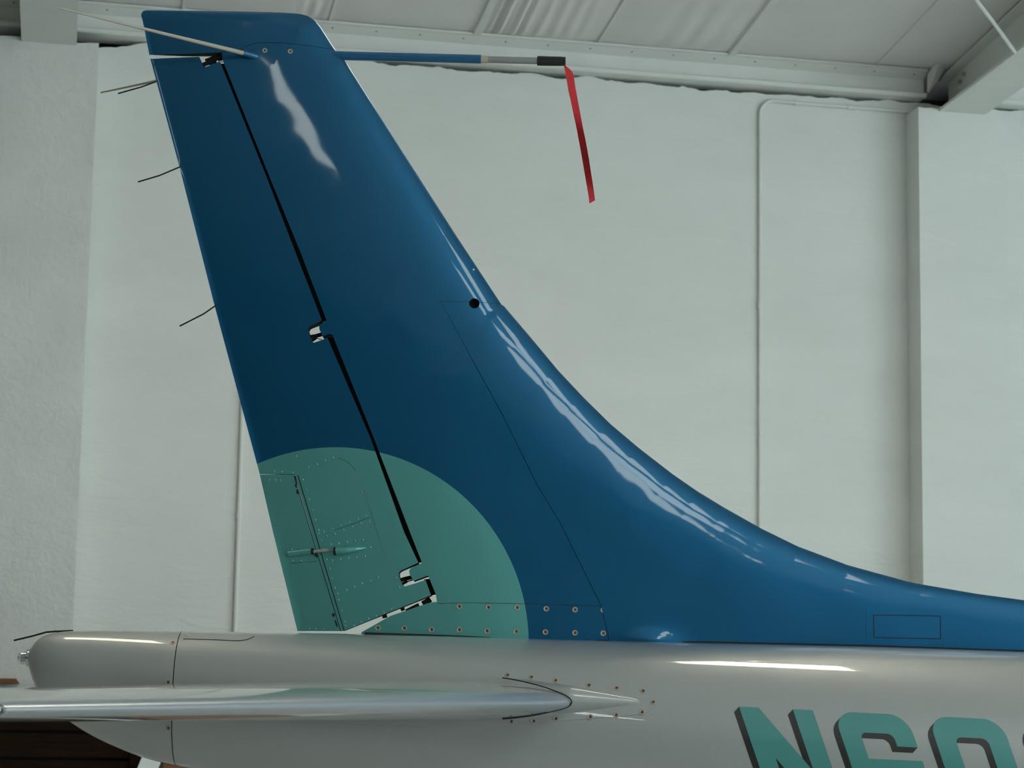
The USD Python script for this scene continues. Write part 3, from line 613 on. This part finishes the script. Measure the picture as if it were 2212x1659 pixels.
# rudder details
RV = [(515, 130), (610, 220), (680, 195), (745, 165), (805, 140), (340, 250), (400, 255), (485, 262), (568, 318), (595, 398), (617, 475), (642, 560), (665, 638), (690, 718), (735, 730), (803, 708), (870, 680), (937, 655), (1005, 630), (1070, 605), (692, 745), (755, 765), (820, 750), (890, 720), (962, 690), (1030, 665), (1095, 650), (712, 797), (790, 832), (852, 825), (918, 815), (980, 805), (1045, 797), (755, 952), (800, 960), (866, 950), (930, 940), (995, 935), (1060, 928), (780, 1025), (800, 1103), (822, 1180), (845, 1225), (912, 1197), (975, 1170), (1038, 1143), (1103, 1122), (1165, 1097), (850, 1275), (875, 1360), (900, 1448), (905, 1482), (1030, 1450), (1090, 1425), (1150, 1402), (1210, 1378), (1270, 1350), (975, 1480), (1310, 1100), (1335, 1175), (1105, 857)]
RV2 = [(300, 320), (348, 320), (390, 325), (478, 872), (545, 865), (485, 962), (552, 960), (615, 1505), (668, 1505), (733, 1507)]
c5 = lambda L: [(500 + x / 3.686, 950 + y / 3.686) for x, y in L]
rivets(rud_o, on_fin, c5(RV), 0.0030, tail_paint); rivets(tab_o, on_fin, c5(RV2), 0.0030, tail_paint)
sub(rud_o, 'panel_seam', strip(on_fin, [(643.5, 1027), (690, 1182), (743, 1361)], 0.0013), seam_black)
sub(rud_o, 'panel_seam', strip(on_fin, c5([(820, 720), (950, 675), (1100, 618)]), 0.0006), seam_black)
sub(rud_o, 'panel_seam', strip(on_fin, c5([(855, 145), (910, 170), (955, 205), (985, 250)]), 0.0005), seam_black)
sub(tab_o, 'panel_seam', strip(on_fin, c5([(465, 985), (560, 978), (680, 968)]), 0.0005), seam_black)
for l_, r_ in (([(637.2, 1028), (640, 1042), (641, 1047)], 0.002), ([(643, 1058), (642.5, 1063), (645, 1066)], 0.003), ([(640, 1046), (639, 1049), (641, 1052)], 0.0025), ([(720, 1325), (721, 1329), (723, 1330)], 0.0035), ([(724, 1340), (726, 1345), (729, 1354)], 0.002)):
    sub(rud_o, 'tab_hinge', strip(on_fin, l_, r_), seam_black)
cover = Polygon([(787, 1060), (795, 1050), (810, 1043), (825, 1040), (832, 1044), (891, 1195), (886, 1206), (868, 1215), (850, 1221), (841, 1219), (836, 1212)]).buffer(-2).buffer(2)
sub(rud_o, 'access_cover', patch(on_fin, cover, 0.0016, 7), tail_paint, smooth=35, label='raised cover near the hinge line')
sub(rud_o, 'button', patch(on_fin, Point(824, 1216.5).buffer(7.2), 0.002, 4), tail_paint, smooth=35)
for x, y in ((786, 1063), (814, 1137), (841, 1211)): screw(rud_o, on_fin, x, y, 0.0042)
def fin_tube(pts, offs, radii, n=16):
    P = spline([p for p in pts], 24); t = np.linspace(0, 1, 24); off = np.interp(t, np.linspace(0, 1, len(offs)), offs); rr = np.interp(t, np.linspace(0, 1, len(radii)), radii)
    p, _ = on_fin(P[:, 0], P[:, 1], 0.0); p = p + np.outer(off, [0, -1, 0]); return tube(p, rr, n)
sub(tab_o, 'actuator_fairing', fin_tube([(622.5, 1197), (648, 1194), (673.5, 1191)], [0.001, 0.003], [0.0085, 0.0085]), tail_paint, smooth=50)
sub(rud_o, 'actuator_fairing', fin_tube([(726, 1190.5), (745, 1189), (768, 1186.5), (791, 1183.5)], [0.003, 0.003, 0.0015, -0.001], [0.0115, 0.011, 0.008, 0.0015]), tail_paint, smooth=50)
sub(rud_o, 'fairing_mouth', fin_tube([(721.8, 1191), (724, 1190.9), (726.2, 1190.7)], [0.004, 0.004], [0.0115, 0.0115]), dark, label='dark open mouth of the fairing')
sub(rud_o, 'actuator_rod', fin_tube([(677, 1192), (694, 1190), (710, 1188)], [0.007, 0.007], [0.0048, 0.0048]), bare_metal, label='bright metal rod end')
sub(rud_o, 'push_rod', fin_tube([(709, 1188.5), (716, 1189), (728, 1189)], [0.007, 0.006], [0.0022, 0.0022]), grey_metal)
sub(tab_o, 'clevis', cat([fin_tube([(673, 1191.3), (675.5, 1191.1), (678, 1191)], [0.006, 0.006], [0.0082, 0.0082]), fin_tube([(681, 1197), (684, 1200), (687, 1203)], [0.004, 0.004], [0.003, 0.003])]), dark)
sub(rud_o, 'static_wick', px_tube([(345, 174), (338, 176), (305, 188), (255, 202)], 0.0021), rubber)
sub(rud_o, 'static_wick', px_tube([(393, 359.5), (385, 362), (345, 379), (298, 393)], 0.0021), rubber)
sub(rud_o, 'static_wick', px_tube([(470, 657.5), (463, 662), (440, 678), (388, 704.5)], 0.0021), rubber)

# dorsal fairing details
sub(fair_o, 'hatch_seam', cat([strip(on_fin, l, 0.0013, 0.0024) for l in ([(1887, 1329), (1960, 1329.5), (2031, 1331)], [(2031, 1331), (2031.5, 1350), (2032, 1380)], [(2032, 1380), (1960, 1378.5), (1888, 1377)], [(1888, 1377), (1887.5, 1350), (1887, 1329)])]), plain('seam_blue', (0.002, 0.022, 0.055), 0.6))
sub(fair_o, 'doubler_plate', patch(on_fin, Polygon([(1870, 1313), (2052, 1316), (2053, 1392), (1871, 1390)]).buffer(-3).buffer(3), 0.0022, 10), tail_paint, smooth=30)
sub(fair_o, 'screw_head', patch(on_fin, Point(1022.5, 583).buffer(2.4), 0.0025, 3), bare_metal)

# probe on the fin's leading edge
pa = [at(np.array(float(x)), np.array(float(y))) for x, y in ((690, 118.5), (760, 121), (1039, 128))]
sub(plane, 'probe_tube', tube(np.array(pa), 0.0125, 24), blue_paint, smooth=50)
pb = [at(np.array(float(x)), np.array(float(y))) for x, y in ((1036, 128), (1046, 128.3), (1054, 128.6))]
sub(plane, 'probe_collar', tube(np.array(pb), [0.0112, 0.0112, 0.0112], 24), rod_tan, smooth=50, label='pale collar at the end of the blue tube')
pc = [at(np.array(float(x)), np.array(float(y))) for x, y in ((1052, 128.6), (1110, 130.2), (1166, 131.3))]
sub(plane, 'probe_tip', tube(np.array(pc), 0.0098, 24), grey_metal, smooth=50, label='bare grey metal probe end')

# whisker antennas either side of the fin tip
base_n, _ = on_fin(532, 118.5, 0.012); tip_n = at(np.array(128.0), np.array(17.5), -0.28); tip_f = at(np.array(218.0), np.array(200.0), 0.28)
bn = base_n[0]; bf_ = bn * [1, -1, 1]
for b_, e_ in ((bn, tip_n), (bf_, tip_f)):
    a_ = sub(plane, 'antenna', tube(np.array([b_ + (e_ - b_) * t for t in np.linspace(0, 1, 9)]), np.linspace(0.0066, 0.0024, 9), 12), rod_tan, smooth=60, label='tan whisker antenna rod')
    bb = b_ - (e_ - b_) / np.linalg.norm(e_ - b_) * 0.03
    sub(a_, 'mount', tube(np.array([bb * [1, 0.55, 1], bb * [1, .9, 1], b_ + (e_ - b_) * 0.012]), [0.012, 0.011, 0.009], 14), blue_paint, smooth=60)

# tail cone: light, wick, seams, screws
lc = at(np.array(63.5), np.array(1421.5))
def lathe_x(c, prof, n=28):
    th = np.arange(n) / n * 2 * np.pi; v = np.vstack([np.c_[np.full(n, c[0] + dx), c[1] + r * np.cos(th), c[2] + r * np.sin(th)] for dx, r in prof])
    i, j = np.meshgrid(np.arange(len(prof) - 1), np.arange(n), indexing='ij'); a = (i * n + j).ravel(); b = (i * n + (j + 1) % n).ravel()
    m_ = trimesh.Trimesh(v, np.vstack([np.c_[a, b, b + n], np.c_[a, b + n, a + n]]), process=False); m_.fix_normals(); return m_
lt = sub(plane, 'tail_light', lathe_x(lc, [(0.012, 0.0), (0.012, 0.024), (-0.002, 0.0235), (-0.006, 0.022), (-0.007, 0.017), (-0.007, 0.0)]), bare_metal, smooth=40)
sub(lt, 'lens', lathe_x(lc, [(-0.006, 0.0165), (-0.02, 0.0165), (-0.027, 0.0145), (-0.031, 0.009), (-0.0325, 0.0)]), lens_glass, smooth=60, label='small clear lens')
sub(lt, 'lens_ring', cat([lathe_x(lc, [(-dx, 0.0), (-dx, 0.0172), (-dx - 0.0025, 0.0172), (-dx - 0.0025, 0.0)]) for dx in (0.007, 0.0125, 0.018)]), bare_metal, smooth=30)
sub(cone_o, 'static_wick', px_tube([(158, 1362.5), (118, 1364), (100, 1365.5), (70, 1374), (30, 1383.5)], 0.0024), rubber)
for x, y in ((373, 1388), (363, 1474), (363.5, 1572.5)): screw(cone_o, on_fus, x, y, 0.0078)
sub(fus_o, 'panel_seam', strip(on_fus, [(396, 1380.5), (460, 1382), (515, 1384.3), (530, 1382.5), (549, 1375)], 0.0013), seam_black)
sub(fus_o, 'rivet', patch(on_fus, Point(405, 1372).buffer(4), 0.0012, 3), silver)

# horizontal stabilizer
Rr, Rt = at(np.array(1235.0), np.array(1517.0), -0.30), at(np.array(8.0), np.array(1533.0), -2.3)
def stab_sec(y, s_arr, mirror=1):
    k = (y - Rr[1]) / (Rt[1] - Rr[1]); xl_, zl_ = Rr[0] + (Rt[0] - Rr[0]) * k, Rr[2] + (Rt[2] - Rr[2]) * k
    ch = 1.22 + (0.78 - 1.22) * k; th = 0.098 + (0.048 - 0.098) * k
    return xl_, zl_, ch, th
def naca(s): return 5 * (0.2969 * np.sqrt(s) - 0.1260 * s - 0.3516 * s ** 2 + 0.2843 * s ** 3 - 0.1036 * s ** 4)
NSS = 60; sc = (1 - np.cos(np.linspace(0, np.pi, NSS))) / 2
loop_s = np.r_[sc[::-1], sc[1:-1]]; loop_sg = np.r_[np.ones(NSS), -np.ones(NSS - 2)]
def stab(ys, mir=1, smax=None, off=0.0, tip=False):
    rings = []
    for y, shrink in ys:
        xl_, zl_, ch, th = stab_sec(y, None)
        if smax is None: s, sg = loop_s, loop_sg
        else: q = np.linspace(-1, 1, 41); s, sg = smax * q ** 2, np.sign(q)
        rings.append(np.c_[xl_ - s * ch + off - (1 - shrink) * 0.10, np.full(len(s), mir * y), zl_ + sg * (naca(s) * th * shrink + (off if smax else 0))])
    v = np.vstack(rings); n = len(rings[0]); closed = smax is None
    i, j = np.meshgrid(np.arange(len(ys) - 1), np.arange(n if closed else n - 1), indexing='ij'); a = (i * n + j).ravel(); b = (i * n + (j + 1) % n).ravel()
    f = np.vstack([np.c_[a, b, b + n], np.c_[a, b + n, a + n]])
    m_ = trimesh.Trimesh(v, f, process=False)
    c_ = m_.triangles_center; 
    out = ((m_.face_normals * np.c_[np.zeros(len(c_)), np.zeros(len(c_)), c_[:, 2] - Rr[2]]).sum(1)).mean()
    if out < 0: m_.invert()
    return m_
for mir in (1, -1):
    so = sub(plane, 'horizontal_stabilizer', stab([(y, 1.0) for y in np.linspace(-0.05, -2.3, 40)], mir), silver, smooth=50)
    sub(so, 'tip_cap', stab([(-2.304 - 0.09 * t, math.sqrt(max(0, 1 - t * t))) for t in np.linspace(0, 1, 14)], mir), silver, smooth=50)
    sub(so, 'leading_edge_skin', stab([(y, 1.0) for y in np.linspace(-0.25, -2.297, 20)], mir, 0.032, 0.0009), le_metal, smooth=50, label='polished leading edge')

# cuff around the stabilizer root
tpx = np.array([(640, 1548), (1000, 1500), (1060, 1454), (1085, 1452), (1160, 1458), (1230, 1467), (1300, 1477), (1370, 1485), (1395, 1490), (1408, 1497), (1415, 1507), (1418, 1518)])
bpx = np.array([(640, 1562), (900, 1569), (1085, 1567), (1180, 1562), (1240, 1556), (1340, 1549), (1385, 1544), (1400, 1539), (1411, 1530), (1416, 1524), (1418, 1518)])
colx = np.r_[np.linspace(640, 1380, 120), 1418 - 38 * (np.linspace(1, 0, 26)[1:] ** 2)]
C, R_ = np.meshgrid(colx, np.linspace(0, 1, 60), indexing='ij')
top_y, bot_y = np.interp(C, *tpx.T), np.interp(C, *bpx.T); PY = top_y + (bot_y - top_y) * R_
tt = np.clip((C - 1085) / 300, 0, 1); mid = 1507 + 9 * tt; bb_ = 45 * (1 - tt) ** 0.75 + 1e-3
sm = np.clip((C - 1060) / 175, 0, 1); bump = 0.044 * np.clip((1382 - C) / 147, 0, 1) ** 0.9 * np.sqrt(np.clip(1 - ((PY - mid) / bb_) ** 2, 0, 1)) ** 1.3 * sm * sm * (3 - 2 * sm)
hh = 0.0025 + bump; rim = (R_ < 1e-6) | (R_ > 1 - 1e-6) | (C >= 1417.9); hh = np.where(rim, -0.002, hh)
P_, N_ = on_fus(C.ravel(), PY.ravel()); P_ = P_ + N_ * hh.ravel()[:, None]
cm = trimesh.Trimesh(P_, grid_faces(*C.shape), process=False)
if (cm.face_normals[:, 1]).mean() > 0: cm.invert()
cuff = sub(plane, 'stabilizer_cuff', cm, silver, smooth=50)
for x, y in ((1097, 1459), (1148, 1463.5), (1200, 1471), (1272, 1481), (1332, 1487), (1389, 1493.5), (1411, 1517), (1387, 1539), (1331, 1545), (1275, 1549), (1201, 1552.5), (1153, 1557.5), (1105, 1558.5)):
    screw(cuff, lambda a, b, o=0.0: on_fus(a, b, o + 0.0025), x, y, 0.0074)
vv = spline([(1085, 1464), (1150, 1477), (1205, 1495), (1229, 1507), (1235.5, 1516), (1228, 1525), (1190, 1536), (1140, 1546), (1085, 1551.5)], 50)
def first_hit(px, py, meshes):                     # nearest point of the meshes along the pixel's ray
    tri = np.vstack([m_.triangles for m_ in meshes]); D = ray(np.asarray(px, float), np.asarray(py, float)); D /= np.linalg.norm(D, axis=1, keepdims=True)
    e1, e2 = tri[:, 1] - tri[:, 0], tri[:, 2] - tri[:, 0]; tv = EYE - tri[:, 0]; qv = np.cross(tv, e1); out = []
    for d_ in D:
        pv = np.cross(d_, e2); det = (e1 * pv).sum(1); ok = np.abs(det) > 1e-14; inv = 1 / np.where(ok, det, 1)
        u_ = (tv * pv).sum(1) * inv; w_ = (qv @ d_) * inv; t__ = (e2 * qv).sum(1) * inv; ok &= (u_ >= -1e-6) & (w_ >= -1e-6) & (u_ + w_ <= 1 + 1e-6) & (t__ > 0)
        out.append(EYE + d_ * t__[ok].min() if ok.any() else [np.nan] * 3)
    return np.array(out)
sp = first_hit(vv[:, 0], vv[:, 1], [stab([(y, 1.0) for y in np.linspace(-0.05, -1.2, 40)], 1), cm]); good = ~np.isnan(sp[:, 0])
vv, vp = vv[good], sp[good]; vn = np.array([[0, -1.0, 0]] * len(vp)); vo = np.full(len(vp), 0.0005)
sub(cuff, 'cuff_seam', tube(vp + vn * vo[:, None], np.where(vv[:, 1] > 1518, 0.0032, 0.0014), 8), seam_black, label='dark gap between cuff and stabilizer')
P2m = P_.copy(); P2m[:, 1] *= -1; cm2 = cm.copy(); cm2.vertices = P2m; cm2.invert(); sub(plane, 'stabilizer_cuff', cm2, silver, smooth=50)

# registration letters, leaning, with a black block shadow
def lt_px(a, b): return (1596.5 + a + 0.34 * b, 1526.7 + b + 0.05 * a)
def rounded(a0, b0, a1, b1, r): return shapely.box(a0 + r, b0 + r, a1 - r, b1 - r).buffer(r, quad_segs=10)
H_ = 243
gN = Polygon([(0, 0), (42, 0), (116, 135), (116, 0), (159, 0), (159, H_), (116, H_), (42, 108), (42, H_), (0, H_)])
o6 = rounded(203, 0, 362, H_, 42); i6 = rounded(246, 43, 318, H_ - 43, 14)
g6 = o6.difference(i6).difference(shapely.box(310, 70, 400, 100)).union(rounded(203, 100, 362, H_, 42).difference(rounded(246, 143, 318, H_ - 43, 14)))
g6 = g6.difference(shapely.box(246, 70, 400, 100))
g0 = rounded(407, 0, 566, H_, 42).difference(rounded(451, 43, 522, H_ - 43, 14))
g00 = rounded(611, 0, 770, H_, 42).difference(rounded(655, 43, 726, H_ - 43, 14))
for nm, g_ in (('N', gN), ('6', g6), ('0', g0), ('0', g00)):
    gp = shapely.transform(g_, lambda c: np.array([lt_px(*p) for p in c])).buffer(0)
    sh = shapely.union_all([affinity.translate(gp, -10.5 * k / 10, 11.5 * k / 10) for k in range(11)]).buffer(0.3).difference(gp.buffer(0.2))
    lo_ = put('registration_letter', patch(on_fus, gp, 0.0008, 10, skirt=False), tealm, plane, smooth=True, label=f'teal leaning {nm} with black drop shadow')
    put('letter_shadow', patch(on_fus, sh, 0.0006, 10, skirt=False), letter_black, lo_, smooth=True, label='black block shadow of the letter')

# landing gear, so that the aircraft stands on the floor
def wheel(x, y, zt, r=0.24):
    g_ = put('landing_gear', trimesh.creation.cylinder(0.035, zt - r, sections=20).apply_translation((x, y, r + (zt - r) / 2)), grey_metal, plane, smooth=40)
    w_ = trimesh.creation.torus(r - 0.075, 0.075, 36, 16); w_.apply_transform(trimesh.transformations.rotation_matrix(math.pi / 2, (1, 0, 0))); w_.apply_translation((x, y + 0.1, r))
    put('tyre', w_, tyre, g_, smooth=60)
    h_ = trimesh.creation.cylinder(r - 0.1, 0.08, sections=24); h_.apply_transform(trimesh.transformations.rotation_matrix(math.pi / 2, (1, 0, 0))); h_.apply_translation((x, y + 0.1, r)); put('hub', h_, grey_metal, g_, smooth=40)
wheel(4.4, 0.42, 1.2); wheel(4.4, -0.42, 1.2); wheel(6.6, 0.0, 1.1, 0.2)

# ------------------------------------------------------------------ pitot cover with red streamer, hanging on the probe
pcov = thing('pitot_cover', 'black pitot cover with hanging red ribbon streamer on the fin probe', 'probe cover')
sl = np.array([at(np.array(float(x)), np.array(float(y))) for x, y in ((1160.5, 131.2), (1163, 131.3), (1190, 132), (1210, 132.3), (1221.5, 132.4))])
put('sleeve', tube(sl, [0.0132, 0.0136, 0.0134, 0.0132, 0.0122], 24), rubber, pcov, smooth=40)
put('cord', px_tube([(1217, 139), (1219, 142), (1222, 146)], 0.0022), bronze, pcov)
RL_ = [(1220, 141, 4), (1226, 149, 14), (1229.5, 157, 17), (1231.5, 168, 17.5), (1235, 190, 17), (1240, 215, 15.5), (1246, 245, 15), (1252, 275, 14), (1257, 300, 14.5), (1263.5, 335, 14.5), (1270, 375, 14), (1275, 405, 13.5), (1279.5, 436, 12.5)]
rv = []
for i, (x, y, w) in enumerate(spline(RL_, 60)):
    sway = 0.006 * math.sin(i * 0.16); tw = 0.010 * math.sin(i * 0.11 + 0.4)
    sl_ = -0.12 * (x - 1220) / 60 * 4
    for sg in (-1, 1):
        for dy in (0.0, 0.0012):
            rv.append(at(np.array(x + sg * w / 2), np.array(y - (sg * 3.5 if i == 59 else 0) + (2.5 * sg if i < 12 else 0)), 0.0 + sway + sg * tw + dy))
rv = np.array(rv).reshape(60, 4, 3)[:, [0, 2, 3, 1]].reshape(-1, 3)
f = []
for i in range(59):
    for j in range(4): a, b = i * 4 + j, i * 4 + (j + 1) % 4; f += [(a, b, b + 4), (a, b + 4, a + 4)]
f += [(0, 1, 2), (0, 2, 3), (236, 238, 237), (236, 239, 238)]
rm = trimesh.Trimesh(rv, f, process=False); rm.fix_normals()
put('ribbon', rm, ribbon_red, pcov, smooth=40, label='red streamer ribbon')
